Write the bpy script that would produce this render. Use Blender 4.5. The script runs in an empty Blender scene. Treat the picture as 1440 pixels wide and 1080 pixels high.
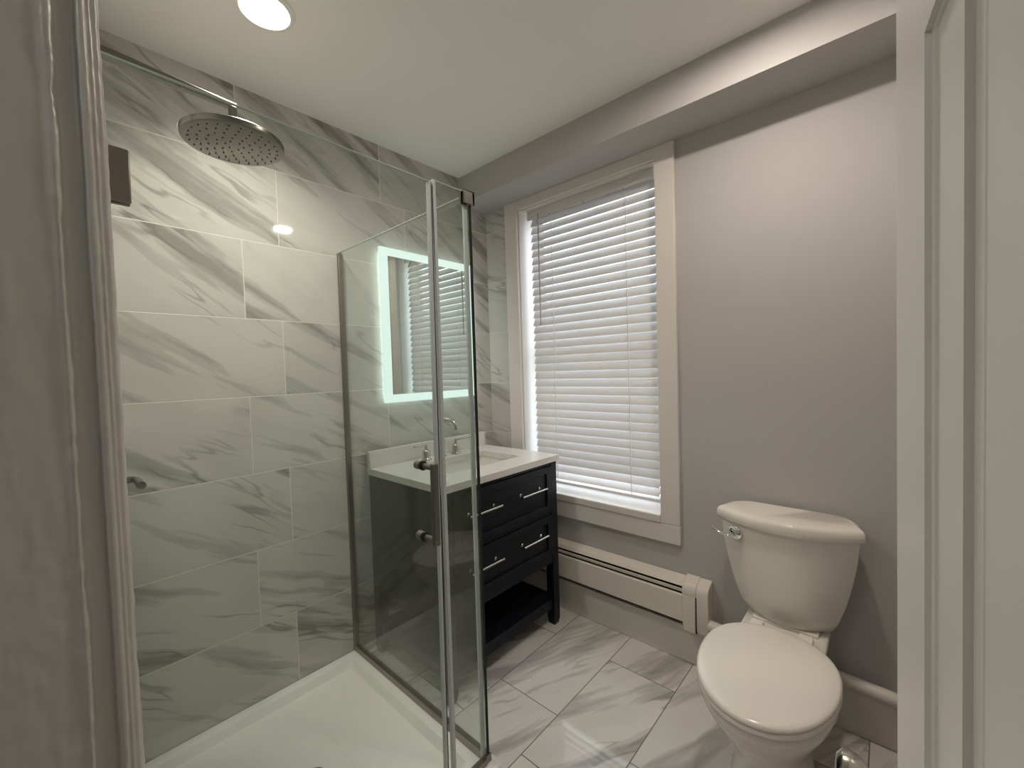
import bpy, bmesh, math, random
from mathutils import Vector, Matrix, noise

random.seed(7)
PI = math.pi
SC = bpy.context.scene
COL = SC.collection

# ---------------------------------------------------------------- camera
cam_data = bpy.data.cameras.new('camera')
cam = bpy.data.objects.new('camera', cam_data)
COL.objects.link(cam)
cam_data.sensor_fit = 'HORIZONTAL'
cam_data.sensor_width = 36.0
cam_data.lens = 36.0 * 590.0 / 1440.0
cam_data.clip_start = 0.01
CAM = Vector((-1.88779, -1.87788, 1.33021))
right = Vector((0.66996508, -0.74175162, -0.03084368))
down = Vector((-0.04412415, 0.00168784, -0.99902463))
fwd = Vector((0.7410802, 0.67067256, -0.03159837))
m3 = Matrix((right, -down, -fwd)).transposed()
cam.matrix_world = Matrix.Translation(CAM) @ m3.to_4x4()
SC.camera = cam

# ---------------------------------------------------------------- world, exposure
W = bpy.data.worlds.new('overcast_daylight')
SC.world = W
W.use_nodes = True
W.node_tree.nodes['Background'].inputs[0].default_value = (0.80, 0.90, 1.0, 1)
W.node_tree.nodes['Background'].inputs[1].default_value = 3.8
SC.view_settings.view_transform = 'Standard'
SC.view_settings.look = 'None'
SC.view_settings.gamma = 1.0
SC.view_settings.use_curve_mapping = False
SC.view_settings.exposure = 0.12
LAMP_SHOWER = 6.9        # watts of the downlight over the shower
LAMP_ROOM = 270.0        # the light over the middle of the room
FILL_HALL = 60.0  # strength of the added, unseen fill light in the hall
LED = 1.1

H = 2.4643              # ceiling
HS, DS = 2.3126, 0.2266  # soffit underside, depth

# ---------------------------------------------------------------- materials
class NT:
    def __init__(s, name):
        s.m = bpy.data.materials.new(name)
        s.m.use_nodes = True
        s.t = s.m.node_tree
        s.t.nodes.clear()
        s.out = s.t.nodes.new('ShaderNodeOutputMaterial')
    def n(s, typ, **kw):
        nd = s.t.nodes.new(typ)
        for k, v in kw.items():
            setattr(nd, k, v)
        return nd
    def set(s, sock, v):
        if isinstance(v, bpy.types.NodeSocket):
            s.t.links.new(v, sock)
        elif v is not None:
            sock.default_value = v
    def math(s, op, a, b=None, c=None, clamp=False):
        nd = s.n('ShaderNodeMath', operation=op, use_clamp=clamp)
        s.set(nd.inputs[0], a)
        if b is not None: s.set(nd.inputs[1], b)
        if c is not None: s.set(nd.inputs[2], c)
        return nd.outputs[0]
    def coords(s):
        return s.n('ShaderNodeTexCoord').outputs['Object']
    def xyz(s, v):
        nd = s.n('ShaderNodeSeparateXYZ'); s.set(nd.inputs[0], v); return nd.outputs
    def comb(s, x, y, z):
        nd = s.n('ShaderNodeCombineXYZ')
        for i, v in enumerate((x, y, z)): s.set(nd.inputs[i], v)
        return nd.outputs[0]
    def noise(s, vec, scale, detail=2.0, rough=0.5, dist=0.0):
        nd = s.n('ShaderNodeTexNoise')
        s.set(nd.inputs['Vector'], vec)
        nd.inputs['Scale'].default_value = scale
        nd.inputs['Detail'].default_value = detail
        nd.inputs['Roughness'].default_value = rough
        nd.inputs['Distortion'].default_value = dist
        return nd.outputs[0]
    def ramp(s, f, stops):
        nd = s.n('ShaderNodeValToRGB')
        s.set(nd.inputs[0], f)
        el = nd.color_ramp.elements
        el[0].position, el[0].color = stops[0][0], (*stops[0][1], 1) if len(stops[0][1]) == 3 else stops[0][1]
        el[1].position, el[1].color = stops[-1][0], (*stops[-1][1], 1)
        for p, c in stops[1:-1]:
            e = el.new(p); e.color = (*c, 1)
        return nd.outputs[0]
    def sstep(s, f, a, b, lo=0.0, hi=1.0):
        nd = s.n('ShaderNodeMapRange', interpolation_type='SMOOTHSTEP')
        s.set(nd.inputs[0], f)
        for i, v in enumerate((a, b, lo, hi)): nd.inputs[i + 1].default_value = v
        return nd.outputs[0]
    def mix(s, f, a, b):
        nd = s.n('ShaderNodeMix', data_type='RGBA')
        s.set(nd.inputs[0], f)
        s.set(nd.inputs[6], a if not isinstance(a, tuple) else (*a, 1))
        s.set(nd.inputs[7], b if not isinstance(b, tuple) else (*b, 1))
        return nd.outputs[2]
    def bump(s, h, strength=0.3, dist=0.002):
        nd = s.n('ShaderNodeBump')
        nd.inputs['Strength'].default_value = strength
        nd.inputs['Distance'].default_value = dist
        s.set(nd.inputs['Height'], h)
        return nd.outputs[0]
    def pbsdf(s, color, rough=0.5, metal=0.0, normal=None, coat=0.0, spec=None):
        b = s.n('ShaderNodeBsdfPrincipled')
        s.set(b.inputs['Base Color'], (*color, 1) if isinstance(color, tuple) else color)
        s.set(b.inputs['Roughness'], rough)
        s.set(b.inputs['Metallic'], metal)
        if normal is not None: s.set(b.inputs['Normal'], normal)
        if coat: b.inputs['Coat Weight'].default_value = coat; b.inputs['Coat Roughness'].default_value = 0.06
        if spec is not None: b.inputs['Specular IOR Level'].default_value = spec
        return b.outputs[0]
    def done(s, sh):
        s.t.links.new(sh, s.out.inputs[0])
        return s.m

def paint(name, col, rough, bscale=60, bstr=0.15, var=0.03):
    k = NT(name)
    co = k.coords()
    v = k.noise(co, 3.0, 3)
    c = k.mix(v, tuple(x * (1 - var) for x in col), tuple(min(1, x * (1 + var)) for x in col))
    return k.done(k.pbsdf(c, rough, normal=k.bump(k.noise(co, bscale, 3), bstr, 0.001)))

def metal(name, col, rough):
    k = NT(name)
    co = k.coords()
    n = k.noise(co, 40, 2)
    r = k.math('MULTIPLY_ADD', n, 0.03, rough - 0.015)
    return k.done(k.pbsdf(col, r, 1.0))

def marble(name, plane, tu, tv, u_a, u_b, v0, grout_col, base, vein, slope, gw, shift):
    """veined porcelain tile: running bond of tu x tv tiles"""
    k = NT(name)
    x, y, z = k.xyz(k.coords())
    if plane == 'xz': u, v = x, z
    elif plane == 'yz': u, v = y, z
    else: u, v = x, y
    rv = k.math('DIVIDE', k.math('SUBTRACT', v, v0), tv)
    row = k.math('FLOOR', rv)
    fv = k.math('FRACT', rv)
    par = k.math('ABSOLUTE', k.math('MODULO', row, 2.0))
    off = k.math('MULTIPLY_ADD', par, u_b - u_a, u_a)
    ru = k.math('DIVIDE', k.math('SUBTRACT', u, off), tu)
    colm = k.math('FLOOR', ru)
    fu = k.math('FRACT', ru)
    eu = k.math('MULTIPLY', k.math('MINIMUM', fu, k.math('SUBTRACT', 1.0, fu)), tu)
    ev = k.math('MULTIPLY', k.math('MINIMUM', fv, k.math('SUBTRACT', 1.0, fv)), tv)
    e = k.math('MINIMUM', eu, ev)
    wn = k.n('ShaderNodeTexWhiteNoise', noise_dimensions='3D')
    k.set(wn.inputs['Vector'], k.comb(row, colm, shift))
    r1, r2, r3 = k.xyz(wn.outputs['Color'])
    # vein space: along the streak / across it, a different piece of stone per tile
    cs, sn = math.cos(slope), math.sin(slope)
    al = k.math('ADD', k.math('MULTIPLY', u, cs), k.math('MULTIPLY', v, sn))
    ac = k.math('SUBTRACT', k.math('MULTIPLY', v, cs), k.math('MULTIPLY', u, sn))
    base_al = k.math('MULTIPLY_ADD', r1, 37.0, al)
    base_ac = k.math('MULTIPLY_ADD', r2, 37.0, ac)
    tilt = k.math('MULTIPLY', k.math('SUBTRACT', r3, 0.5), 0.22)
    base_ac2 = k.math('MULTIPLY_ADD', base_al, tilt, base_ac)
    wob = k.noise(k.comb(base_al, base_ac2, r3), 3.2, 4, 0.6)
    acw = k.math('MULTIPLY_ADD', k.math('SUBTRACT', wob, 0.5), 0.055, base_ac2)
    p1 = k.comb(k.math('MULTIPLY', base_al, 0.9), k.math('MULTIPLY', acw, 5.5), r3)
    n1 = k.noise(p1, 1.6, 2.5, 0.55)
    ridge = k.math('ABSOLUTE', k.math('SUBTRACT', n1, 0.5))
    thin = k.sstep(ridge, 0.0, 0.022, 1.0, 0.0)
    gate = k.sstep(k.noise(k.comb(base_al, acw, k.math('ADD', r3, 4.0)), 2.4, 2), 0.46, 0.62)
    thin = k.math('MULTIPLY', thin, gate)
    p2 = k.comb(k.math('MULTIPLY', base_al, 0.75), k.math('MULTIPLY', acw, 6.0), k.math('ADD', r3, 9.0))
    n2 = k.noise(p2, 1.5, 3.5, 0.6)
    band = k.sstep(n2, 0.53, 0.68)
    edge = k.sstep(n2, 0.53, 0.545)
    soft = k.sstep(k.noise(k.comb(k.math('MULTIPLY', base_al, 1.0), k.math('MULTIPLY', acw, 3.0), r3), 2.2, 3), 0.42, 0.72)
    amt = k.math('ADD', k.math('MULTIPLY', band, 0.6), k.math('MULTIPLY', edge, 0.22))
    amt = k.math('ADD', amt, k.math('MULTIPLY', thin, 0.65))
    amt = k.math('ADD', amt, k.math('MULTIPLY', soft, 0.16), clamp=True)
    tone = k.math('MULTIPLY_ADD', r1, 0.06, 0.97)
    bc = k.mix(1.0, base, base)
    c = k.mix(amt, base, vein)
    sc_ = k.n('ShaderNodeMix', data_type='RGBA', blend_type='MULTIPLY')
    sc_.inputs[0].default_value = 1.0
    k.set(sc_.inputs[6], c); k.set(sc_.inputs[7], k.comb(tone, tone, tone))
    g = k.sstep(e, gw * 0.55, gw, 1.0, 0.0)
    c = k.mix(g, sc_.outputs[2], grout_col)
    rough = k.math('MULTIPLY_ADD', g, 0.6, 0.055)
    nm = k.bump(k.math('SUBTRACT', 1.0, g), 0.5, 0.001)
    return k.done(k.pbsdf(c, rough, normal=nm, spec=0.4))

def thin_glass(name, tint, refl=1.0):
    k = NT(name)
    geo = k.n('ShaderNodeNewGeometry')
    dot = k.n('ShaderNodeVectorMath', operation='DOT_PRODUCT')
    k.set(dot.inputs[0], geo.outputs['Incoming']); k.set(dot.inputs[1], geo.outputs['Normal'])
    a = k.math('ABSOLUTE', dot.outputs['Value'])
    f = k.math('POWER', k.math('SUBTRACT', 1.0, a, clamp=True), 5.0)
    f = k.math('MULTIPLY_ADD', f, 0.96 * refl, 0.04 * refl)
    tr = k.n('ShaderNodeBsdfTransparent'); tr.inputs[0].default_value = (*tint, 1)
    gl = k.n('ShaderNodeBsdfGlossy'); gl.inputs['Roughness'].default_value = 0.0
    gl.inputs[0].default_value = (1, 1, 1, 1)
    mx = k.n('ShaderNodeMixShader')
    k.set(mx.inputs[0], f); k.set(mx.inputs[1], tr.outputs[0]); k.set(mx.inputs[2], gl.outputs[0])
    return k.done(mx.outputs[0])

def emit(name, col, strength):
    k = NT(name)
    e = k.n('ShaderNodeEmission')
    e.inputs[0].default_value = (*col, 1); e.inputs[1].default_value = strength
    return k.done(e.outputs[0])

def vinyl(name, col, trans):
    k = NT(name)
    co = k.coords()
    d = k.pbsdf(k.mix(k.noise(co, 6, 2), tuple(c * .98 for c in col), col), 0.45)
    t = k.n('ShaderNodeBsdfTranslucent'); t.inputs[0].default_value = (0.9, 0.92, 0.95, 1)
    mx = k.n('ShaderNodeMixShader'); mx.inputs[0].default_value = trans
    k.set(mx.inputs[1], d); k.set(mx.inputs[2], t.outputs[0])
    return k.done(mx.outputs[0])

M = {}
M['ceiling'] = paint('ceiling_paint', (0.90, 0.89, 0.84), 0.7, 90, 0.08, 0.01)
M['wall'] = paint('grey_wall_paint', (0.50, 0.485, 0.475), 0.6, 120, 0.12, 0.012)
M['trim'] = paint('white_trim_paint', (0.75, 0.705, 0.66), 0.4, 50, 0.15, 0.02)
M['door'] = paint('white_door_paint', (0.74, 0.725, 0.685), 0.38, 30, 0.25, 0.02)
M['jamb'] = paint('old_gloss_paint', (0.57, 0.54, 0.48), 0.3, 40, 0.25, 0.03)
M['heater'] = paint('cream_heater_paint', (0.76, 0.70, 0.63), 0.42, 50, 0.1, 0.02)
M['tile_back'] = marble('marble_wall_tile', 'xz', 0.6135, 0.3075, -1.3569, -1.2223, 2.1821 - 0.3075 * 8,
                        (0.76, 0.74, 0.69), (0.61, 0.595, 0.56), (0.27, 0.255, 0.24), math.radians(-31), 0.0022, 3.1)
M['tile_side'] = marble('marble_side_tile', 'yz', 0.6135, 0.3075, -0.45, -0.55, 2.1821 - 0.3075 * 8,
                        (0.70, 0.68, 0.64), (0.58, 0.565, 0.54), (0.30, 0.285, 0.275), math.radians(24), 0.0022, 11.7)
M['tile_floor'] = marble('marble_floor_tile', 'xy', 0.6135, 0.2989, -0.6308, -0.844, -0.6244 - 0.2989 * 7,
                         (0.20, 0.18, 0.165), (0.78, 0.75, 0.715), (0.40, 0.375, 0.355), math.radians(-24), 0.0024, 5.4)
M['acrylic'] = paint('white_acrylic', (0.88, 0.87, 0.83), 0.35, 300, 0.1, 0.01)
M['glass'] = thin_glass('clear_glass', (0.94, 0.965, 0.95))
M['pane'] = thin_glass('window_glass', (0.97, 0.98, 0.98))
M['nickel'] = metal('brushed_nickel', (0.25, 0.24, 0.212), 0.28)
M['dark_nickel'] = metal('dark_nickel', (0.28, 0.25, 0.22), 0.38)
M['polished'] = metal('polished_nickel', (0.60, 0.56, 0.49), 0.18)
M['chrome'] = metal('chrome', (0.86, 0.86, 0.86), 0.06)
M['porcelain'] = paint('porcelain', (0.86, 0.81, 0.74), 0.12, 20, 0.01, 0.006)
M['seat'] = paint('white_seat_plastic', (0.90, 0.85, 0.775), 0.16, 20, 0.01, 0.004)
M['navy'] = paint('navy_black_paint', (0.006, 0.0075, 0.012), 0.42, 120, 0.06, 0.1)
M['navy'].node_tree.nodes['Principled BSDF'].inputs['Specular IOR Level'].default_value = 0.25
M['quartz'] = paint('white_quartz', (0.72, 0.69, 0.66), 0.22, 200, 0.02, 0.02)
M['basin'] = paint('white_ceramic', (0.74, 0.71, 0.68), 0.12, 20, 0.01, 0.005)
M['vinyl'] = vinyl('white_vinyl_slat', (0.79, 0.75, 0.72), 0.17)
M['cord'] = paint('white_cord', (0.82, 0.80, 0.76), 0.7)
M['wand'] = paint('grey_plastic_wand', (0.42, 0.41, 0.40), 0.3)
M['black'] = paint('black_gap', (0.012, 0.011, 0.010), 0.8)  # flat black: heater cap seam and the painted shade in its slots
M['rubber'] = paint('black_rubber', (0.015, 0.015, 0.015), 0.5)
M['glass_edge'] = paint('polished_glass_edge', (0.62, 0.70, 0.66), 0.15)
M['seal'] = paint('translucent_seal', (0.52, 0.56, 0.57), 0.15)
M['mirror'] = metal('mirror_silver', (0.84, 0.88, 0.87), 0.0)
M['mirror'].node_tree.nodes['Principled BSDF'].inputs['Roughness'].links and M['mirror'].node_tree.links.remove(M['mirror'].node_tree.nodes['Principled BSDF'].inputs['Roughness'].links[0])
M['mirror'].node_tree.nodes['Principled BSDF'].inputs['Roughness'].default_value = 0.01
M['led'] = emit('led_frosted_glass', (0.87, 1.0, 0.95), LED)
M['led_back'] = emit('led_backlight', (0.87, 1.0, 0.95), LED * 4.2)
M['lens_shower'] = emit('lamp_lens_shower', (1.0, 0.93, 0.82), 12.0)
M['lens_room'] = emit('lamp_lens_room', (1.0, 0.89, 0.77), LAMP_ROOM)
M['lens_fill'] = emit('fill_lens_hall', (1.0, 0.95, 0.88), FILL_HALL)
M['hall_floor'] = paint('hall_floor_wood', (0.16, 0.11, 0.075), 0.4)

# ---------------------------------------------------------------- mesh helpers
class MB:
    def __init__(s): s.bm = bmesh.new()
    def box(s, x0, x1, y0, y1, z0, z1, mat=None):
        vs = [s.bm.verts.new(Vector(p)) for p in ((x0, y0, z0), (x1, y0, z0), (x1, y1, z0), (x0, y1, z0),
                                                  (x0, y0, z1), (x1, y0, z1), (x1, y1, z1), (x0, y1, z1))]
        for f in ((0, 3, 2, 1), (4, 5, 6, 7), (0, 1, 5, 4), (1, 2, 6, 5), (2, 3, 7, 6), (3, 0, 4, 7)):
            s.bm.faces.new([vs[i] for i in f])
        if mat is not None:
            for v in vs: v.co = mat @ v.co
        return s
    def loft(s, rings, cap0=True, cap1=True, close=True):
        R = [[s.bm.verts.new(Vector(p)) for p in r] for r in rings]
        n = len(R[0])
        for a, b in zip(R, R[1:]):
            for i in range(n if close else n - 1):
                j = (i + 1) % n
                s.bm.faces.new((a[i], a[j], b[j], b[i]))
        if cap0: s.bm.faces.new(list(reversed(R[0])))
        if cap1: s.bm.faces.new(R[-1])
        return s
    def tube(s, path, rad, seg=16, cap=True):
        path = [Vector(p) for p in path]
        n = len(path)
        rads = rad if isinstance(rad, (list, tuple)) else [rad] * n
        tang = []
        for i in range(n):
            t = (path[min(i + 1, n - 1)] - path[max(i - 1, 0)])
            tang.append(t.normalized())
        up = Vector((0, 0, 1)) if abs(tang[0].z) < 0.9 else Vector((1, 0, 0))
        u = tang[0].cross(up).normalized()
        rings = []
        for p, t, r in zip(path, tang, rads):
            u = (u - t * u.dot(t)).normalized()
            w = t.cross(u)
            rings.append([p + (u * math.cos(a) + w * math.sin(a)) * r for a in (2 * PI * i / seg for i in range(seg))])
        return s.loft(rings, cap, cap)
    def lathe(s, prof, centre, axis=(0, 0, 1), seg=32, ring=False):
        ax = Vector(axis).normalized()
        u = ax.orthogonal().normalized(); w = ax.cross(u)
        c = Vector(centre)
        rings = [[c + ax * h + (u * math.cos(a) + w * math.sin(a)) * max(r, 1e-5) for a in (2 * PI * i / seg for i in range(seg))] for r, h in prof]
        if ring: return s.loft(rings + [rings[0]], False, False)
        return s.loft(rings, True, True)
    def prism(s, pts, axis, a, b):
        """outline in the plane across an axis, extruded from a to b"""
        def P(p, t):
            if axis == 'x': return (t, p[0], p[1])
            if axis == 'y': return (p[0], t, p[1])
            return (p[0], p[1], t)
        return s.loft([[P(p, a) for p in pts], [P(p, b) for p in pts]])
    def build(s, name, mat, parent=None, bevel=0.0, seg=2, smooth=True, angle=40):
        bm = s.bm
        bmesh.ops.recalc_face_normals(bm, faces=bm.faces)
        if smooth:
            for f in bm.faces: f.smooth = True
            lim = math.radians(angle)
            for e in bm.edges:
                if len(e.link_faces) == 2:
                    try:
                        if e.calc_face_angle() > lim: e.smooth = False
                    except ValueError: pass
        me = bpy.data.meshes.new(name)
        bm.to_mesh(me); bm.free()
        o = bpy.data.objects.new(name, me)
        COL.objects.link(o)
        me.materials.append(M[mat] if isinstance(mat, str) else mat)
        if bevel:
            b = o.modifiers.new('bevel', 'BEVEL')
            b.width = bevel; b.segments = seg; b.limit_method = 'ANGLE'; b.angle_limit = math.radians(40)
            b.harden_normals = False
        if parent is not None:
            o.parent = parent
            o.matrix_parent_inverse = Matrix.Translation(-parent.location) if parent.type == 'EMPTY' else Matrix()
        return o

def tag(o, label, cat, group=None, kind=None):
    o['label'] = label; o['category'] = cat
    if group: o['group'] = group
    if kind: o['kind'] = kind
    return o

def thing(name, loc, label, cat, group=None):
    o = bpy.data.objects.new(name, None)
    o.empty_display_size = 0.05
    COL.objects.link(o)
    o.location = loc
    return tag(o, label, cat, group)

def struct(o, label=None):
    o['kind'] = 'structure'
    if label: o['label'] = label
    return o

def box(name, mat, parent, x0, x1, y0, y1, z0, z1, bevel=0.0, seg=2):
    return MB().box(x0, x1, y0, y1, z0, z1).build(name, mat, parent, bevel, seg)

def sgroup(name, loc, label):
    o = bpy.data.objects.new(name, None)
    o.empty_display_size = 0.05
    COL.objects.link(o); o.location = loc; o['kind'] = 'structure'; o['label'] = label
    return o

# ---------------------------------------------------------------- room shell
XL, YF = -1.848, -2.02
TX = -1.833                    # face of the shower end wall tile # inner face of the front wall
XO = -1.96                     # hall face of the left wall
JY0, JY1, JZ = -1.975, -1.222, 2.14   # doorway
struct(box('floor', 'tile_floor', None, XL - 0.14, 0.0, YF, 0.0, -0.05, 0.0), 'floor of marble look porcelain tiles')
struct(box('ceiling', 'ceiling', None, XO - 1.4, 0.20, YF - 0.6, 0.12, H, H + 0.08), 'white painted ceiling')
struct(box('wall_back', 'tile_back', None, XO, 0.0, 0.0, 0.1, -0.05, H), 'back wall of grey veined marble tile')
struct(box('wall_front', 'wall', None, XO, 0.0, YF - 0.1, YF, -0.05, H), 'grey wall behind the open door')
# window wall with its opening
WY0, WY1, WZ0, WZ1 = -1.087, -0.2575, 0.645, 2.262
wb = MB()
wb.box(0, 0.20, -2.12, WY0, -0.05, H).box(0, 0.20, WY1, 0.1, -0.05, H)
wb.box(0, 0.20, WY0, WY1, -0.05, 0.607).box(0, 0.20, WY0, WY1, WZ1, H)
struct(wb.build('wall_right', 'wall', None), 'grey painted window wall')
struct(box('wall_right_tile', 'tile_side', None, -0.010, 0.0, -0.166, 0.0, 0.0, HS), 'narrow strip of marble tile beside the window')
wl = MB()
wl.box(XO, XL, JY1 + 0.012, 0.0, -0.05, H).box(XO, XL, YF, JY0 - 0.012, -0.05, H).box(XO, XL, JY0 - 0.012, JY1 + 0.012, JZ, H)
struct(wl.build('wall_left', 'wall', None), 'wall with the doorway')
struct(box('wall_left_tile', 'tile_side', None, XL, TX, -0.90, 0.0, 0.0, H), 'marble tile on the shower end wall')
struct(box('trim_1', 'wall', None, -DS, 0.0, YF, 0.0, HS, H), 'grey boxed soffit over the window wall')
# hall
struct(box('wall_hall', 'wall', None, -3.3, -3.2, -2.9, 0.2, -0.05, H), 'hall wall')
hw = MB(); hw.box(-3.2, XO, 0.1, 0.2, -0.05, H).box(-3.2, XO, -2.9, -2.8, -0.05, H).box(XO - 0.002, XL, -2.8, YF - 0.1, -0.05, H)
struct(hw.build('wall_hall_end', 'wall', None), 'hall end walls')
struct(box('floor_hall', 'hall_floor', None, -3.2, XL - 0.14, -2.8, 0.1, -0.05, -0.002), 'hall floor')

# ---------------------------------------------------------------- window
win = sgroup('window_1', (0, -0.67, WZ0), 'white cased window with a lowered blind')
CX = -0.020
box('casing', 'trim', win, CX, 0.0, -0.2575, -0.166, WZ0 - 0.02, HS, 0.002)
box('casing', 'trim', win, CX, 0.0, -1.175, -1.087, 0.6085, HS, 0.002)
box('casing', 'trim', win, CX + 0.001, 0.0, -1.087, -0.2575, WZ1, HS, 0.002)
box('apron', 'trim', win, CX - 0.001, 0.0, -1.176, -0.166, 0.521, 0.607, 0.002)
box('sill', 'trim', win, CX - 0.006, 0.200, -1.087, -0.2575, 0.607, WZ0, 0.006, 3)
li = MB()
li.box(0.0, 0.20, -0.262, -0.2575, WZ0, WZ1).box(0.0, 0.20, -1.087, -1.0825, WZ0, WZ1).box(0.0, 0.20, -1.0825, -0.262, WZ1 - 0.004, WZ1)
li.build('jamb_liner', 'trim', win)
sx0, sx1 = 0.105, 0.135
ya, yb = -1.0825, -0.262
zm = 1.42
for z0, z1, x0, x1 in ((WZ0, zm + 0.02, 0.150, 0.168), (zm - 0.02, WZ1 - 0.004, 0.170, 0.188)):
    f = MB()
    f.box(x0, x1, ya, ya + 0.045, z0, z1).box(x0, x1, yb - 0.045, yb, z0, z1)
    f.box(x0, x1, ya + 0.045, yb - 0.045, z0, z0 + 0.03).box(x0, x1, ya + 0.045, yb - 0.045, z1 - 0.04, z1)
    sash = f.build('sash', 'trim', win, 0.002)
    MB().box((x0 + x1) / 2 - 0.002, (x0 + x1) / 2 + 0.002, ya + 0.045, yb - 0.045, z0 + 0.03, z1 - 0.04).build('pane', 'pane', sash)

# ---------------------------------------------------------------- blind
BY0, BY1 = -1.050, -0.296          # across
BX = 0.078
bl = thing('window_blind', (BX, -0.69, 2.26), 'white slatted faux wood blind lowered over the window above the heater', 'blind')
box('head_rail', 'vinyl', bl, BX - 0.018, BX + 0.03, BY0 + 0.004, BY1 - 0.004, 2.216, 2.257, 0.002)
va = MB()
va.prism([(BX - 0.035, 2.209), (BX - 0.025, 2.207), (BX - 0.025, 2.258), (BX - 0.031, 2.260), (BX - 0.035, 2.256)], 'y', BY0 - 0.006, BY1 + 0.006)
va.build('valance', 'vinyl', bl, 0.001)
PITCH = 0.0448
ztop, zbot = 2.196, 0.730
nsl = int(round((ztop - zbot) / PITCH)) + 1
ang = math.radians(67.5)
slat_me = None
for i in range(nsl):
    z = ztop - i * PITCH
    a = ang
    if i >= nsl - 2: a = math.radians((52, 34)[i - nsl + 2])
    # cross-section: 50 mm wide, 2.8 mm thick, crowned; room edge down
    sec_t, sec_b = [], []
    for j in range(9):
        w = -0.025 + 0.05 * j / 8
        crown = 0.0022 * (1 - (w / 0.025) ** 2)
        sec_t.append((w, crown + 0.0014)); sec_b.append((w, crown - 0.0014))
    pts = []
    for w, h in sec_t + sec_b[::-1]:
        # w<0 is the room side, which hangs down
        pts.append((BX + w * math.cos(a) - h * math.sin(a), z + w * math.sin(a) + h * math.cos(a)))
    j1, j2 = random.uniform(-.0012, .0012), random.uniform(-.0012, .0012)
    MB().prism(pts, 'y', BY0 + j1, BY1 + j2).build('slat', 'vinyl', bl)
box('bottom_rail', 'vinyl', bl, BX - 0.025, BX + 0.025, BY0, BY1, 0.676, 0.690, 0.003)
for yc in (-0.450, -0.675, -0.905):
    c = MB()
    if yc != -0.675:
        for dx in (-0.018, 0.018):
            c.box(BX + dx - 0.0012, BX + dx + 0.0012, yc - 0.0016, yc + 0.0016, 0.690, 2.2)
        c.build('ladder_cord', 'cord', bl)
MB().tube([(BX - 0.040, -0.374, 2.225), (BX - 0.040, -0.375, 1.588)], 0.0038, 8).build('tilt_wand', 'wand', bl)
for yc in (-0.374, -0.450, -0.675, -0.905):
    MB().lathe([(0.0035, 0), (0.0035, 0.004), (0.001, 0.005)], (BX - 0.034, yc, 2.205), (-1, 0, 0), 10).build('cord_button', 'wand', bl)

# ---------------------------------------------------------------- baseboard, heater, pipe
struct(box('baseboard_right', 'trim', None, -0.020, 0.0, -2.02, -0.0, 0.0, 0.165, 0.003), 'beige base board below the heater')
ht = thing('baseboard_heater', (-0.035, -0.62, 0.0), 'cream hydronic heater running low along the window wall', 'heater')
hy0, hy1 = -1.20, -0.03
# back plate with rolled top lip
MB().prism([(-0.002, 0.185), (-0.006, 0.185), (-0.006, 0.375), (-0.050, 0.372), (-0.060, 0.362), (-0.0615, 0.362),
            (-0.051, 0.3765), (-0.002, 0.388)], 'y', hy0, hy1).build('back_panel', 'heater', ht, 0.001)
box('gap_shade', 'black', ht, -0.050, -0.0065, hy0, hy1, 0.192, 0.360)  # solid black filler, stands in for the shade inside the heater slots
MB().prism([(-0.056, 0.336), (-0.060, 0.336), (-0.066, 0.352), (-0.0635, 0.3535)], 'y', hy0, hy1).build('damper', 'heater', ht, 0.0006)
MB().prism([(-0.055, 0.206), (-0.066, 0.206), (-0.066, 0.322), (-0.062, 0.3265), (-0.055, 0.3265)], 'y', hy0, hy1).build('front_panel', 'heater', ht, 0.0015)
cap = MB()
cp = [(-0.002, 0.176), (-0.062, 0.176), (-0.071, 0.19), (-0.071, 0.352), (-0.066, 0.372), (-0.052, 0.3845), (-0.002, 0.398)]
cap.prism(cp, 'y', -1.305, -1.255)
cap.build('end_cap', 'heater', ht, 0.004, 3)
cv = MB()
cv.prism([(-0.002, 0.20), (-0.0685, 0.20), (-0.0705, 0.325), (-0.074, 0.338), (-0.073, 0.356), (-0.067, 0.374), (-0.052, 0.3875), (-0.002, 0.400)], 'y', -1.256, -1.197)
cv.build('cap_cover', 'heater', ht, 0.003, 3)
MB().prism([(-0.060, 0.172), (-0.070, 0.174), (-0.0735, 0.210), (-0.0725, 0.330), (-0.066, 0.330)], 'y', -1.252, -1.199).build('cap_flap', 'heater', ht, 0.002)
MB().box(-0.0742, -0.06, -1.2575, -1.2545, 0.178, 0.335).build('cap_seam', 'black', ht)

pp = MB()
path, rr = [], []
for i in range(60):
    t = i / 59
    y = -1.30 - 0.70 * t
    path.append((-0.052, y, 0.225 - 0.028 * t)); rr.append(0.0215 + 0.0016 * noise.noise((y * 30, 0, 3.1)))
pp.tube(path, rr, 16)
tag(pp.build('heating_pipe', 'heater', None), 'white painted pipe running from the heater behind the toilet', 'pipe')

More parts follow.
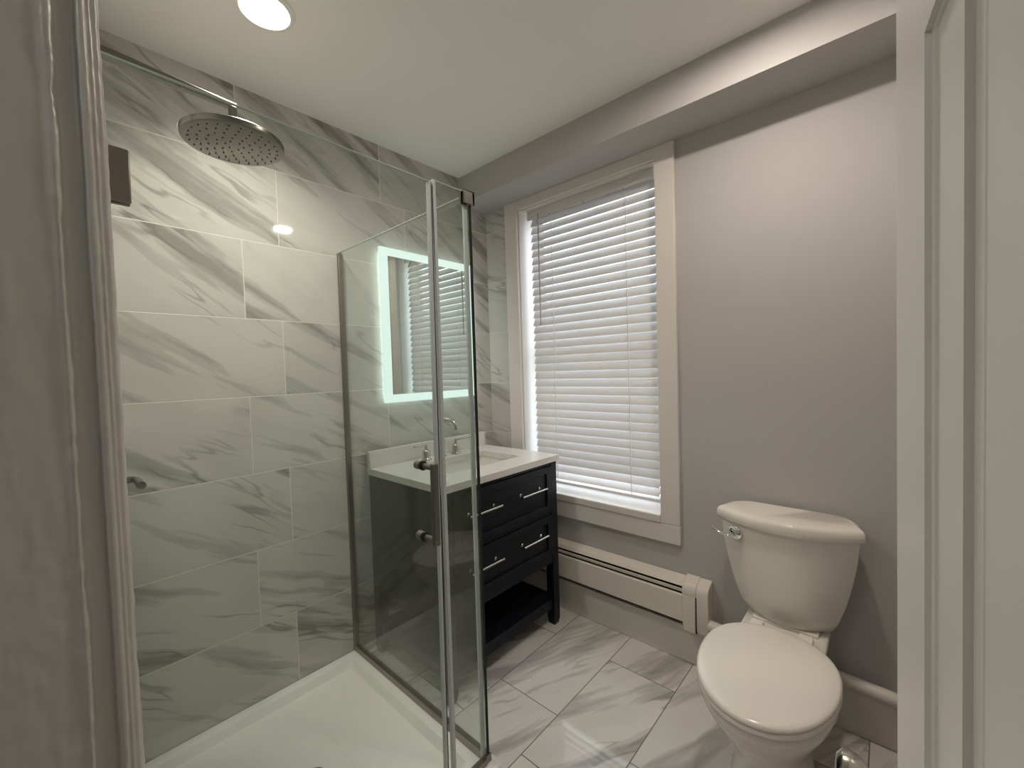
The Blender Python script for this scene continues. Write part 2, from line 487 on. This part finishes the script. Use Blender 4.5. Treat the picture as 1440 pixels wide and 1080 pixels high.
# ---------------------------------------------------------------- shower base
sb = thing('shower_tray', (-1.39, -0.46, 0), 'white acrylic shower tray inside the glass enclosure', 'shower tray')
def rrect(x0, x1, y0, y1, r, z, n=6):
    pts = []
    for cx, cy, a0 in ((x1 - r, y1 - r, 0), (x0 + r, y1 - r, PI / 2), (x0 + r, y0 + r, PI), (x1 - r, y0 + r, 1.5 * PI)):
        for i in range(n + 1):
            a = a0 + PI / 2 * i / n
            pts.append((cx + r * math.cos(a), cy + r * math.sin(a), z))
    return pts
px0, px1, py0, py1 = TX + 0.001, -0.935, -0.925, -0.002
rings = [rrect(px0, px1, py0, py1, 0.012, 0.0), rrect(px0, px1, py0, py1, 0.012, 0.034), rrect(px0 + .004, px1 - .004, py0 + .004, py1 - .002, 0.012, 0.041),
         rrect(px0 + .010, px1 - .010, py0 + .010, py1 - .004, 0.012, 0.042),
         rrect(px0 + .05, px1 - .076, py0 + .085, py1 - .046, 0.014, 0.042), rrect(px0 + .052, px1 - .078, py0 + .087, py1 - .048, 0.014, 0.0405),
         rrect(px0 + .060, px1 - .090, py0 + .098, py1 - .058, 0.014, 0.010), rrect(px0 + .064, px1 - .094, py0 + .102, py1 - .062, 0.014, 0.0075),
         rrect(px0 + .35, px1 - .40, py0 + .36, py1 - .36, 0.05, 0.003)]
MB().loft(rings, True, True).build('tray', 'acrylic', sb, angle=60)
MB().lathe([(0.0, 0.0), (0.04, 0.0), (0.042, 0.002), (0.03, 0.003), (0.0, 0.003)], (-1.36, -0.46, 0.0032)).build('drain', 'nickel', sb)

# ---------------------------------------------------------------- shower glass
GX, GY = -0.968, -0.885
GZ0, GZ1 = 0.048, 1.893
scr = thing('shower_enclosure', (GX, GY, 0.042), 'frameless clear glass shower enclosure with a fixed return panel and a hinged door', 'shower enclosure')
box('return_pane', 'glass', scr, GX - 0.004, GX + 0.004, GY + 0.006, -0.004, GZ0, GZ1)
box('inline_pane', 'glass', scr, -1.113, GX - 0.004, GY - 0.004, GY + 0.004, GZ0, GZ1)
box('pane_edge', 'glass_edge', scr, GX - 0.004, GX + 0.004, GY + 0.006, -0.004, GZ1, GZ1 + 0.0015)
box('pane_edge', 'glass_edge', scr, -1.113, GX - 0.004, GY - 0.004, GY + 0.004, GZ1, GZ1 + 0.0015)
box('wall_channel', 'dark_nickel', scr, GX - 0.011, GX + 0.011, -0.018, -0.0005, 0.043, GZ1 - 0.004, 0.001)
box('sill_channel', 'dark_nickel', scr, GX - 0.011, GX + 0.011, GY - 0.008, -0.018, 0.043, 0.068, 0.001)
box('front_channel', 'dark_nickel', scr, -1.113, GX - 0.011, GY - 0.010, GY + 0.010, 0.043, 0.062, 0.001)
cl = MB()
cl.box(GX - 0.030, GX + 0.014, GY - 0.012, GY - 0.0045, GZ1 - 0.036, GZ1 + 0.006)
cl.box(GX + 0.0045, GX + 0.014, GY - 0.012, GY + 0.035, GZ1 - 0.036, GZ1 + 0.006)
cl.box(GX - 0.030, GX + 0.014, GY - 0.012, GY + 0.014, GZ1 + 0.0005, GZ1 + 0.006)
cl.box(GX - 0.030, GX - 0.0045, GY + 0.0045, GY + 0.014, GZ1 - 0.036, GZ1 + 0.006)
cl.build('corner_clamp', 'nickel', scr, 0.0015)
box('edge_seal', 'seal', scr, GX - 0.020, GX - 0.005, GY + 0.0045, GY + 0.011, 0.068, GZ1 - 0.036)
box('edge_seal', 'rubber', scr, GX + 0.001, GX + 0.0045, GY - 0.0045, GY + 0.006, 0.068, GZ1 - 0.036)
box('edge_seal', 'seal', scr, -1.1145, -1.104, GY - 0.0065, GY + 0.0065, 0.062, GZ1 - 0.001)

DX0, DX1 = -1.820, -1.130
dr = box('door', 'glass', None, DX0 + 0.004, DX1, GY - 0.004, GY + 0.004, 0.066, 1.890)
box('pane_edge', 'glass_edge', dr, DX0 + 0.004, DX1, GY - 0.004, GY + 0.004, 1.890, 1.8915)
box('edge_seal', 'seal', dr, DX1 - 0.006, DX1 + 0.001, GY - 0.0062, GY + 0.0062, 0.066, 1.889)
box('edge_seal', 'rubber', dr, DX1 + 0.001, DX1 + 0.0055, GY - 0.005, GY + 0.005, 0.066, 1.889)
box('sweep_seal', 'seal', dr, DX0 + 0.004, DX1, GY - 0.005, GY + 0.005, 0.052, 0.066)
for hz in (1.688, 0.25):
    h = MB()
    h.box(-1.8170, -1.781, GY - 0.013, GY - 0.0045, hz - 0.046, hz + 0.046)
    h.box(-1.8170, -1.781, GY + 0.0045, GY + 0.013, hz - 0.046, hz + 0.046)
    h.box(-1.8235, -1.8170, GY - 0.03, GY + 0.03, hz - 0.046, hz + 0.046)
    h.build('hinge', 'dark_nickel', dr, 0.002)
hx = -1.183
for hz in (1.073, 0.8685):
    mt = MB()
    mt.lathe([(0.0125, 0.004), (0.0125, 0.026), (0.0105, 0.028)], (hx, GY, hz), (0, 1, 0), 20)
    mt.build('knob_cap', 'dark_nickel', dr)
    MB().lathe([(0.0135, 0.0042), (0.0135, 0.0065)], (hx, GY, hz), (0, -1, 0), 20).build('gasket', 'rubber', dr)
hb = MB()
hb.box(hx - 0.0085, hx + 0.0085, GY - 0.063, GY - 0.046, 0.857, 1.084)
for hz in (1.073, 0.8685):
    hb.lathe([(0.0085, 0.0066), (0.0085, 0.047)], (hx, GY, hz), (0, -1, 0), 20)
hb.build('pull_handle', 'nickel', dr, 0.001)['label'] = 'brushed nickel pull handle'
# the door sags very slightly on its hinges
piv = Matrix.Translation((DX0, GY, 1.0))
dr.parent = scr
dr.matrix_parent_inverse = Matrix.Translation(-scr.location) @ piv @ Matrix.Rotation(math.radians(0.45), 4, 'Y') @ piv.inverted()

# ---------------------------------------------------------------- shower head, valve
sx, sy = -1.498, -0.478
sh = thing('rain_shower_head', (TX, sy, 2.14), 'round brushed nickel rain shower head on a wall arm', 'shower head')
arm = MB()
def sq(x, z, h): return [(x, sy - h, z - h), (x, sy + h, z - h), (x, sy + h, z + h), (x, sy - h, z + h)]
arm.loft([sq(TX, 2.1255, 0.0125), sq(-1.60, 2.1155, 0.0095), sq(sx + 0.0095, 2.1110, 0.0085)])
arm.box(sx - 0.0095, sx + 0.0095, sy - 0.0095, sy + 0.0095, 2.050, 2.110)
arm.build('shower_arm', 'nickel', sh, 0.002)
MB().lathe([(0.032, 0), (0.032, 0.005), (0.028, 0.008), (0.0, 0.008)], (TX, sy, 2.13), (1, 0, 0)).build('wall_flange', 'nickel', sh)
disc = MB()
disc.lathe([(0.0, -0.012), (0.120, -0.012), (0.1255, -0.010), (0.127, -0.006), (0.127, 0.004), (0.125, 0.006), (0.03, 0.010), (0.016, 0.016), (0.013, 0.040), (0.012, 0.046), (0.0, 0.046)], (sx, sy, 2.0135), (0, 0, 1), 64)
disc.build('spray_disc', 'nickel', sh, angle=30)
for ring, cnt in ((0.022, 6), (0.043, 11), (0.066, 16), (0.088, 21), (0.108, 26)):
    for i in range(cnt):
        a = 2 * PI * (i + 0.37 * ring * 100) / cnt
        MB().lathe([(0.0022, 0.0), (0.0018, 0.002), (0.0, 0.0022)], (sx + ring * math.cos(a), sy + ring * math.sin(a), 2.0015), (0, 0, -1), 8).build('nozzle', 'rubber', sh)

vv = thing('shower_valve', (TX, -0.478, 1.09), 'nickel lever of the shower valve on the tiled end wall', 'shower valve')
MB().lathe([(0.0, 0), (0.052, 0), (0.052, 0.005), (0.048, 0.009), (0.022, 0.010), (0.020, 0.028), (0.0, 0.028)], (TX, -0.478, 1.088), (1, 0, 0)).build('wall_plate', 'nickel', vv)
lv = MB()
lv.tube([(TX + 0.025, -0.478, 1.088), (-1.763, -0.478, 1.089), (-1.756, -0.480, 1.089), (-1.752, -0.486, 1.088), (-1.750, -0.50, 1.087), (-1.750, -0.560, 1.0855)],
        [0.0095, 0.0085, 0.0085, 0.0085, 0.0085, 0.0095], 12)
lv.build('lever', 'nickel', vv)

# ---------------------------------------------------------------- vanity
VX1, VX0 = -0.1256, -0.889
VYF, VYB, VZ = -0.5954, -0.030, 0.889
bx0, bx1, bf = VX0 + 0.008, VX1 - 0.008, -0.582      # body
vn = thing('vanity_cabinet', ((bx0 + bx1) / 2, -0.31, 0), 'navy black vanity cabinet with two wide drawers and an open shelf', 'vanity cabinet')
bodyz0, bodyz1 = 0.335, 0.8585
L = 0.047
fr = MB()
fr.box(bx0, bx0 + 0.02, bf + L, VYB - L + 0.005, bodyz0, bodyz1)                         # side
fr.box(bx1 - 0.02, bx1, bf + L, VYB - L + 0.005, bodyz0, bodyz1)
fr.box(bx0 + 0.02, bx1 - 0.02, VYB - 0.012, VYB - 0.004, bodyz0, bodyz1)                 # back
fr.box(bx0 + 0.02, bx1 - 0.02, bf + 0.02, VYB - 0.012, bodyz0, bodyz0 + 0.02)            # bottom
fr.build('carcass', 'navy', vn, 0.0015)
for lx in (bx0, bx1 - L):
    for ly in (bf, VYB - L):
        g = MB()
        g.loft([[(lx + .006, ly + .006, 0), (lx + L - .006, ly + .006, 0), (lx + L - .006, ly + L - .006, 0), (lx + .006, ly + L - .006, 0)],
                [(lx, ly, 0.03), (lx + L, ly, 0.03), (lx + L, ly + L, 0.03), (lx, ly + L, 0.03)],
                [(lx, ly, bodyz1), (lx + L, ly, bodyz1), (lx + L, ly + L, bodyz1), (lx, ly + L, bodyz1)]])
        g.build('leg', 'navy', vn, 0.002)
rl = MB()
rl.box(bx0 + L, bx1 - L, bf + 0.003, bf + 0.022, 0.840, bodyz1)
rl.box(bx0 + L, bx1 - L, bf + 0.003, bf + 0.022, 0.588, 0.603)
rl.box(bx0 + L, bx1 - L, bf + 0.003, bf + 0.022, bodyz0, 0.378)
rl.build('rail', 'navy', vn, 0.001)
s2 = MB()
s2.box(bx0 + 0.008, bx1 - 0.008, bf + 0.012, VYB - 0.012, 0.125, 0.143)
s2.build('shelf', 'navy', vn, 0.002)
s3 = MB()
for lx in (bx0 + 0.012, bx1 - 0.032):
    s3.box(lx, lx + 0.02, bf + L, VYB - L, 0.090, 0.125)
s3.box(bx0 + L, bx1 - L, bf + 0.012, bf + 0.030, 0.090, 0.125)
s3.build('shelf_apron', 'navy', vn, 0.001)
for dz0, dz1, hz in ((0.606, 0.838, 0.738), (0.381, 0.585, 0.500)):
    dx0, dx1 = bx0 + L + 0.003, bx1 - L - 0.003
    d = MB()
    fw = 0.034
    d.box(dx0, dx0 + fw, bf - 0.003, bf + 0.016, dz0, dz1).box(dx1 - fw, dx1, bf - 0.003, bf + 0.016, dz0, dz1)
    d.box(dx0 + fw, dx1 - fw, bf - 0.003, bf + 0.016, dz0, dz0 + fw).box(dx0 + fw, dx1 - fw, bf - 0.003, bf + 0.016, dz1 - fw, dz1)
    d.box(dx0 + fw, dx1 - fw, bf + 0.007, bf + 0.016, dz0 + fw, dz1 - fw)
    dw = d.build('drawer', 'navy', vn, 0.0012)
    for c0, c1 in ((-0.412, -0.268), (-0.742, -0.592)):
        p = MB()
        for hx_ in (c0, c1):
            p.lathe([(0.0, 0), (0.0085, 0), (0.0085, 0.002), (0.005, 0.006), (0.0046, 0.026), (0.006, 0.032), (0.0, 0.0325)], (hx_, bf + 0.007, hz), (0, -1, 0), 16)
        p.tube([(c0 - 0.020, bf - 0.025, hz), (c0 - 0.014, bf - 0.025, hz), (c0 - 0.0135, bf - 0.025, hz), (c1 + 0.0135, bf - 0.025, hz), (c1 + 0.014, bf - 0.025, hz), (c1 + 0.020, bf - 0.025, hz)],
               [0.0062, 0.0062, 0.0046, 0.0046, 0.0062, 0.0062], 14)
        p.build('pull', 'polished', dw)['label'] = 'polished nickel bar pull'

ct = thing('vanity_countertop', ((VX0 + VX1) / 2, -0.31, VZ - 0.03), 'white quartz vanity countertop with backsplash and sunken rectangular sink', 'countertop')
SX0, SX1, SY0, SY1 = -0.735, -0.270, -0.455, -0.172
t = MB()
def orect(z): return rrect(VX0, VX1, VYF, VYB, 0.0015, z, 6)
def irect(z): return rrect(SX0, SX1, SY0, SY1, 0.018, z, 6)
rings = [orect(VZ - 0.030), orect(VZ - 0.0012), rrect(VX0 + .0012, VX1 - .0012, VYF + .0012, VYB - .0012, 0.0015, VZ, 6), irect(VZ), irect(VZ - 0.030)]
t.loft(rings + [rings[0]], False, False)
t.build('slab', 'quartz', ct)
box('backsplash', 'quartz', ct, VX0 + 0.001, VX1 - 0.004, -0.055, VYB, VZ, 0.968, 0.0015)
def bring(x0, x1, y0, y1, r, z): return rrect(x0, x1, y0, y1, r, z, 6)
b = MB()
b.loft([bring(SX0 - .012, SX1 + .012, SY0 - .012, SY1 + .012, .02, VZ - .0305), bring(SX0 - .004, SX1 + .004, SY0 - .004, SY1 + .004, .02, VZ - .0305),
        bring(SX0 - .002, SX1 + .002, SY0 - .002, SY1 + .002, .02, VZ - .045), bring(SX0 + .012, SX1 - .012, SY0 + .012, SY1 - .012, .03, VZ - .135),
        bring(SX0 + .035, SX1 - .035, SY0 + .035, SY1 - .035, .03, VZ - .15), bring(SX0 + .2, SX1 - .2, SY0 + .12, SY1 - .12, .012, VZ - .156)], False, True)
bo = b.build('basin', 'basin', ct, angle=60)

# faucet
fc = thing('widespread_faucet', (-0.51, -0.12, VZ), 'brushed nickel widespread faucet with curved spout behind the sink', 'faucet')
sp = MB()
spx, spy = -0.508, -0.120
sp.lathe([(0.0, 0), (0.024, 0), (0.024, 0.004), (0.016, 0.010), (0.0125, 0.016), (0.0, 0.016)], (spx, spy, VZ), (0, 0, 1), 24)
ph = [(spx, spy, VZ + 0.01), (spx, spy, VZ + 0.08), (spx, spy, 1.062)]
for i in range(1, 9):
    a = PI / 2 * i / 8
    ph.append((spx, spy - 0.024 * (1 - math.cos(a)), 1.062 + 0.024 * math.sin(a)))
ph.append((spx, spy - 0.075, 1.086))
for i in range(1, 9):
    a = math.radians(70) * i / 8
    ph.append((spx, spy - 0.075 - 0.045 * math.sin(a), 1.086 - 0.045 * (1 - math.cos(a))))
ph.append((spx, spy - 0.075 - 0.045 * math.sin(math.radians(70)) - 0.004, 1.040))
sp.tube(ph, 0.0108, 18)
sp.build('spout', 'polished', fc)
for hx_, sgn in ((-0.612, -1), (-0.4165, 1)):
    hd = MB()
    hd.lathe([(0.0, 0), (0.026, 0), (0.026, 0.003), (0.021, 0.010), (0.0195, 0.013), (0.0195, 0.042), (0.016, 0.050), (0.0085, 0.056), (0.007, 0.066), (0.008, 0.075), (0.008, 0.080), (0.0, 0.083)], (hx_, spy, VZ), (0, 0, 1), 24)
    hdl = hd.build('tap_handle', 'polished', fc)
    MB().tube([(hx_ - sgn * 0.008, spy + 0.002, VZ + 0.076), (hx_ + sgn * 0.085, spy - 0.018, VZ + 0.080)], [0.0058, 0.0052], 12).build('lever', 'polished', hdl)

# ---------------------------------------------------------------- LED mirror
mi = thing('led_mirror', (-0.485, -0.02, 1.57), 'rectangular backlit mirror with glowing frosted border above the vanity', 'mirror')
mx0, mx1, mz0, mz1 = -0.780, -0.178, 1.190, 1.955
bw = 0.040
box('backlight', 'led_back', mi, mx0 + 0.02, mx1 - 0.02, -0.020, -0.004, mz0 + 0.02, mz1 - 0.02)
led = MB()
led.box(mx0, mx0 + bw, -0.040, -0.021, mz0, mz1).box(mx1 - bw, mx1, -0.040, -0.021, mz0, mz1)
led.box(mx0 + bw, mx1 - bw, -0.040, -0.021, mz0, mz0 + bw).box(mx0 + bw, mx1 - bw, -0.040, -0.021, mz1 - bw, mz1)
led.build('lit_border', 'led', mi)['label'] = 'glowing white frosted border'
box('mirror_glass', 'mirror', mi, mx0 + bw, mx1 - bw, -0.0395, -0.021, mz0 + bw, mz1 - bw)

# ---------------------------------------------------------------- toilet
TY = -1.592
to = thing('toilet', (-0.40, TY, 0), 'white two piece toilet with closed lid beside the heater', 'toilet')
def chaikin(p, n=3):
    for _ in range(n):
        q = []
        for i in range(len(p)):
            a, b2 = Vector(p[i]), Vector(p[(i + 1) % len(p)])
            q += [a * 0.75 + b2 * 0.25, a * 0.25 + b2 * 0.75]
        p = q
    return p
def tank_ring(wb, wf, xb, xs, xf, z, n=3, cy=TY):
    """D plan: flat back, sides flaring to the front corners, bowed front"""
    pts = [(xb, wb, z), (xs, wf, z), (xs - 0.004, wf, z)]
    for i in range(1, 8):
        u = 1 - 2 * i / 8
        pts.append((xs + (xf - xs) * (1 - u * u) ** 0.8, wf * 0.985 * u, z))
    pts += [(xs - 0.004, -wf, z), (xs, -wf, z), (xb, -wb, z), (xb, -wb * 0.5, z), (xb, wb * 0.5, z)]
    return [(p[0], p[1] + cy, p[2]) for p in chaikin(pts, n)]
tk = MB()
rs = []
for z, wb, wf, xs, xf in ((0.392, 0.105, 0.120, -0.095, -0.160), (0.398, 0.118, 0.135, -0.108, -0.178), (0.43, 0.132, 0.150, -0.115, -0.190), (0.50, 0.150, 0.172, -0.122, -0.203),
                          (0.58, 0.165, 0.190, -0.128, -0.211), (0.66, 0.176, 0.203, -0.132, -0.216), (0.735, 0.182, 0.210, -0.134, -0.219)):
    rs.append(tank_ring(wb, wf, -0.030, xs, xf, z))
tk.loft(rs)
tk.build('tank', 'porcelain', to, angle=50)
ld = MB()
rs = []
for z, e in ((0.734, 0.000), (0.736, 0.006), (0.744, 0.010), (0.766, 0.0085), (0.774, 0.004), (0.778, -0.004), (0.780, -0.016)):
    rs.append(tank_ring(0.182 + e, 0.214 + e, -0.026 - 0 * e, -0.136 - e, -0.224 - e, z))
ld.loft(rs)
ld.build('tank_lid', 'porcelain', to, angle=60)
# flush lever
fl = MB()
fx, fy, fz = -0.192, TY + 0.148, 0.700
fl.lathe([(0.0, -0.01), (0.025, -0.01), (0.025, 0.003), (0.020, 0.007), (0.013, 0.009), (0.012, 0.017), (0.0, 0.020)], (fx, fy, fz), (-0.93, 0.36, 0), 24)
fl.tube([(fx - 0.018, fy + 0.0, fz - 0.004), (fx - 0.024, fy + 0.025, fz - 0.006), (fx - 0.018, fy + 0.055, fz - 0.001), (fx - 0.008, fy + 0.078, fz + 0.009)], [0.005, 0.0055, 0.005, 0.0035], 10)
fl.build('flush_lever', 'chrome', to)['label'] = 'chrome flush lever'

def egg(xb, xf, w, z, n=48, p=2.25, back=0.6):
    """seat plan: rounded front at xf, squarer back at xb"""
    xm = xb + (xf - xb) * 0.42
    pts = []
    for i in range(n):
        a = 2 * PI * i / n
        c, s_ = math.cos(a), math.sin(a)
        if c >= 0:
            x = xm + (xf - xm) * abs(c) ** (2 / 2.0)
            y = w * math.copysign(abs(s_) ** (2 / 2.1), s_)
        else:
            x = xm + (xb - xm) * abs(c) ** (2 / 2.3)
            y = w * math.copysign(abs(s_) ** (2 / 2.2), s_)
        pts.append((x, y + TY, z))
    return pts
SB, SF, SWD = -0.245, -0.728, 0.184
seat = MB()
seat.loft([egg(SB, SF + .004, SWD - .004, 0.384), egg(SB, SF, SWD, 0.387), egg(SB, SF, SWD, 0.395), egg(SB, SF + .004, SWD - .004, 0.3985)])
seat.build('seat', 'seat', to, angle=60)
lid = MB()
lid.loft([egg(SB, SF + .006, SWD - .006, 0.400), egg(SB, SF + .001, SWD - .001, 0.403), egg(SB, SF, SWD, 0.409), egg(SB + 0, SF + .004, SWD - .004, 0.4145),
          egg(SB - .006, SF + .012, SWD - .012, 0.4175), egg(SB - .03, SF + .05, SWD - .05, 0.4205), egg(SB - .12, SF + .16, 0.06, 0.4225)])
lid.build('seat_lid', 'seat', to, angle=60)
for s_ in (-1, 1):
    MB().box(-0.262, -0.214, TY + s_ * 0.072 - 0.022, TY + s_ * 0.072 + 0.022, 0.388, 0.412).build('lid_hinge', 'seat', to, 0.006, 3)
bw_ = MB()
bw_.loft([egg(-0.20, -0.60, 0.110, 0.0), egg(-0.20, -0.60, 0.112, 0.02), egg(-0.20, -0.575, 0.104, 0.05), egg(-0.20, -0.565, 0.100, 0.12), egg(-0.20, -0.585, 0.110, 0.18),
          egg(-0.20, -0.635, 0.135, 0.245), egg(-0.20, -0.690, 0.163, 0.305), egg(-0.20, -0.716, 0.177, 0.345), egg(-0.20, -0.718, 0.178, 0.352),
          egg(-0.20, -0.722, 0.180, 0.356), egg(-0.20, -0.722, 0.180, 0.378), egg(-0.20, -0.717, 0.176, 0.383)])
bw_.build('bowl', 'porcelain', to, angle=60)
dk = MB()
def rr2(x0, x1, w, r, z): return [(p[0], p[1], z) for p in rrect(x0, x1, TY - w, TY + w, r, z, 5)]
dk.loft([rr2(-0.29, -0.10, 0.085, 0.03, 0.10), rr2(-0.29, -0.095, 0.100, 0.03, 0.25), rr2(-0.29, -0.06, 0.118, 0.03, 0.33), rr2(-0.29, -0.03, 0.128, 0.03, 0.375), rr2(-0.285, -0.034, 0.124, 0.03, 0.383)])
dk.build('tank_deck', 'porcelain', to, angle=60)
MB().box(-0.17, -0.045, TY - 0.10, TY + 0.10, 0.380, 0.394).build('tank_gasket', 'porcelain', to, 0.004)

# ---------------------------------------------------------------- ceiling lights
def lamp(x, y, r, mat, label):
    o = thing('ceiling_light', (x, y, H), label, 'ceiling light', 'recessed ceiling lights')
    MB().lathe([(r, -0.0005), (r + 0.014, -0.0005), (r + 0.016, -0.003), (r + 0.012, -0.007), (r + 0.002, -0.008), (r, -0.006)], (x, y, H), (0, 0, 1), 48, True).build('trim_ring', 'ceiling', o)
    MB().lathe([(0.0, -0.0045), (r - 0.0005, -0.0045), (r - 0.0005, -0.001), (0.0, -0.001)], (x, y, H), (0, 0, 1), 48).build('lens', mat, o)
    return o
o = lamp(-1.390, -0.450, 0.068, 'lens_shower', 'round lit recessed light in the ceiling above the shower')
ld_ = bpy.data.lights.new('downlight', 'AREA'); ld_.shape = 'DISK'; ld_.size = 0.13
ld_.energy = LAMP_SHOWER; ld_.color = (1.0, 0.92, 0.80); ld_.spread = math.radians(128)
lo = bpy.data.objects.new('downlight', ld_); COL.objects.link(lo); lo.location = (0, 0, -0.0052); lo.parent = o
lamp(-0.640, -1.560, 0.055, 'lens_room', 'round lit recessed light in the ceiling above the toilet')
o = lamp(-2.65, -1.3, 0.08, 'lens_fill', 'unseen fill light added in the hall ceiling')  # out of view, added to lift the ambient light from the hall

# ---------------------------------------------------------------- door frame (left) : lumpy old paint
def lumpy(name, mat, prof, z0, z1, nz, amp, scale, seed):
    """vertical moulding: plan profile swept up, surface waved by many coats of paint"""
    fine = []
    for (a, b2) in zip(prof, prof[1:]):
        a, b2 = Vector(a), Vector(b2)
        k = max(1, int((b2 - a).length / 0.0028))
        fine += [a.lerp(b2, i / k) for i in range(k)]
    fine.append(Vector(prof[-1]))
    rows = []
    for iz in range(nz + 1):
        z = z0 + (z1 - z0) * iz / nz
        row = []
        for i, p in enumerate(fine):
            t_ = (fine[min(i + 1, len(fine) - 1)] - fine[max(i - 1, 0)]).normalized()
            nrm = Vector((t_.y, -t_.x))
            n1 = noise.noise((p.x * scale * 2.2 + seed, p.y * scale * 2.2, z * scale * 0.30))
            n2 = noise.noise((p.x * scale * 5 + seed + 9, p.y * scale * 5, z * scale * 2.2))
            n3 = max(0, noise.noise((p.x * scale * 5 + seed + 31, p.y * scale * 4, z * scale * 0.7)) - 0.30) * 1.6
            hot = max(0.0, 1 - abs(p.x + 1.872) / 0.010)
            n4 = noise.noise((p.x * 90 + seed, 3.3, z * 48)) * 0.9 + noise.noise((p.x * 20, 8.3, z * 11)) * 0.9 + 0.5 * noise.noise((p.x * 200, 1.7, z * 110))
            strip = 1.0 if p.x > -1.853 else 0.0
            d_ = amp * (0.45 * n1 + 0.22 * n2 + 0.6 * n3 + hot * n4 + strip * (0.35 * n1 + 0.35 * noise.noise((p.x * 160, 5.1, z * 60))))
            row.append((p.x + nrm.x * d_, p.y + nrm.y * d_, z))
        rows.append(row)
    mb = MB()
    mb.loft(rows, False, False, close=False)
    return mb.build(name, mat, None, angle=180)
j = -1.222
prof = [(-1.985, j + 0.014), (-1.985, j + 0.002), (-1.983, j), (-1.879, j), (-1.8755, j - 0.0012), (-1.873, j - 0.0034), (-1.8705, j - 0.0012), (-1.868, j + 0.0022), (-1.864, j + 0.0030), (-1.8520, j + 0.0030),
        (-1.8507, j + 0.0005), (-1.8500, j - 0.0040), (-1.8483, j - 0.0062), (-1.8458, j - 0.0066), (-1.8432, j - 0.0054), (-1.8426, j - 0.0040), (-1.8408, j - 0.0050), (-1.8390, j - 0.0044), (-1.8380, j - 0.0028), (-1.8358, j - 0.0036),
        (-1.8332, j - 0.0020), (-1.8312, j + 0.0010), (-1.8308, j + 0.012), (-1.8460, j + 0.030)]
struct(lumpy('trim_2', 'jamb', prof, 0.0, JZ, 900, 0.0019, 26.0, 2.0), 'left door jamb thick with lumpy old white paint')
pr2 = [(-1.985, JY0 - 0.012), (-1.985, JY0 - 0.001), (-1.983, JY0), (-1.850, JY0), (-1.848, JY0 - 0.001), (-1.848, JY0 - 0.012)]
struct(MB().prism(pr2, 'z', 0.0, JZ).build('trim_3', 'jamb', None), 'right door jamb')
struct(box('trim_4', 'jamb', None, XO - 0.01, XL, JY0, JY1, JZ - 0.012, JZ), 'door head jamb')

# ---------------------------------------------------------------- open door leaf
DE = Vector((-1.18, -1.883, 0)); DD = Vector((-0.9936, -0.113, 0)).normalized()   # free edge, towards the hinge
DN = Vector((-DD.y * -1, DD.x * -1, 0)); DN = Vector((DD.y, -DD.x, 0))
if DN.y < 0: DN = -DN
DL = 0.660
dl = sgroup('door_1', DE + DD * DL, 'white panelled door standing open at the right')
def dpt(s_, n_, z): return DE + DD * s_ + DN * n_ + Vector((0, 0, z))
def dbox(mb, s0, s1, n0, n1, z0, z1):
    ps = [dpt(s0, n0, z0), dpt(s1, n0, z0), dpt(s1, n1, z0), dpt(s0, n1, z0)]
    qs = [dpt(s0, n0, z1), dpt(s1, n0, z1), dpt(s1, n1, z1), dpt(s0, n1, z1)]
    mb.loft([ps, qs])
def frame_strip(mb, s0, s1, z0, z1, ins, n_a, n_b):
    """mitred ring between rect(s0..s1,z0..z1) at depth n_a and the rect inset by ins at depth n_b"""
    def rc(i, n_): return [dpt(s0 + i, n_, z0 + i), dpt(s1 - i, n_, z0 + i), dpt(s1 - i, n_, z1 - i), dpt(s0 + i, n_, z1 - i)]
    a = [mb.bm.verts.new(p) for p in rc(0, n_a)]
    b2 = [mb.bm.verts.new(p) for p in rc(ins, n_b)]
    for i in range(4):
        mb.bm.faces.new((a[i], a[(i + 1) % 4], b2[(i + 1) % 4], b2[i]))
panels = [(0.158, DL - 0.10, 0.935, 1.627), (0.158, DL - 0.10, 0.20, 0.78), (0.158, DL - 0.10, 1.76, 1.98)]
lf = MB()
dbox(lf, 0.0, 0.158, -0.035, 0.0, 0.008, 2.08)
dbox(lf, DL - 0.10, DL, -0.035, 0.0, 0.008, 2.08)
zs = [0.008, 0.20, 0.78, 0.935, 1.627, 1.76, 1.98, 2.08]
for a, b2 in ((0, 1), (2, 3), (4, 5), (6, 7)):
    dbox(lf, 0.158, DL - 0.10, -0.035, 0.0, zs[a], zs[b2])
lf.build('leaf', 'door', dl)
for (s0, s1, z0, z1) in panels:
    pm = MB()
    # (inset sideways, inset up and down, depth)
    ins = [(0.0, 0.0, 0.0), (0.002, 0.0015, -0.0045), (0.0125, 0.0058, -0.0047), (0.0145, 0.0073, -0.0070),
           (0.091, 0.027, -0.0070), (0.0916, 0.0274, -0.0126), (0.113, 0.032, -0.0126), (0.1145, 0.033, -0.0134), (0.17, 0.045, -0.0134)]
    def rc(i, v, n_): return [dpt(s0 + i, n_, z0 + v), dpt(s1 - i, n_, z0 + v), dpt(s1 - i, n_, z1 - v), dpt(s0 + i, n_, z1 - v)]
    pm.loft([rc(*t_) for t_ in ins], False, True)
    bmesh.ops.remove_doubles(pm.bm, verts=pm.bm.verts, dist=1e-5)
    pm.build('panel', 'door', dl, angle=25)
kc = dpt(0.062, 0.0, 0.820)
kb = MB()
kb.lathe([(0.0, -0.002), (0.026, -0.002), (0.026, 0.003), (0.014, 0.008), (0.010, 0.012), (0.009, 0.028), (0.014, 0.032), (0.023, 0.040), (0.0262, 0.050), (0.025, 0.058), (0.018, 0.064), (0.0, 0.066)], kc, DN, 32)
kb.build('door_knob', 'polished', dl)
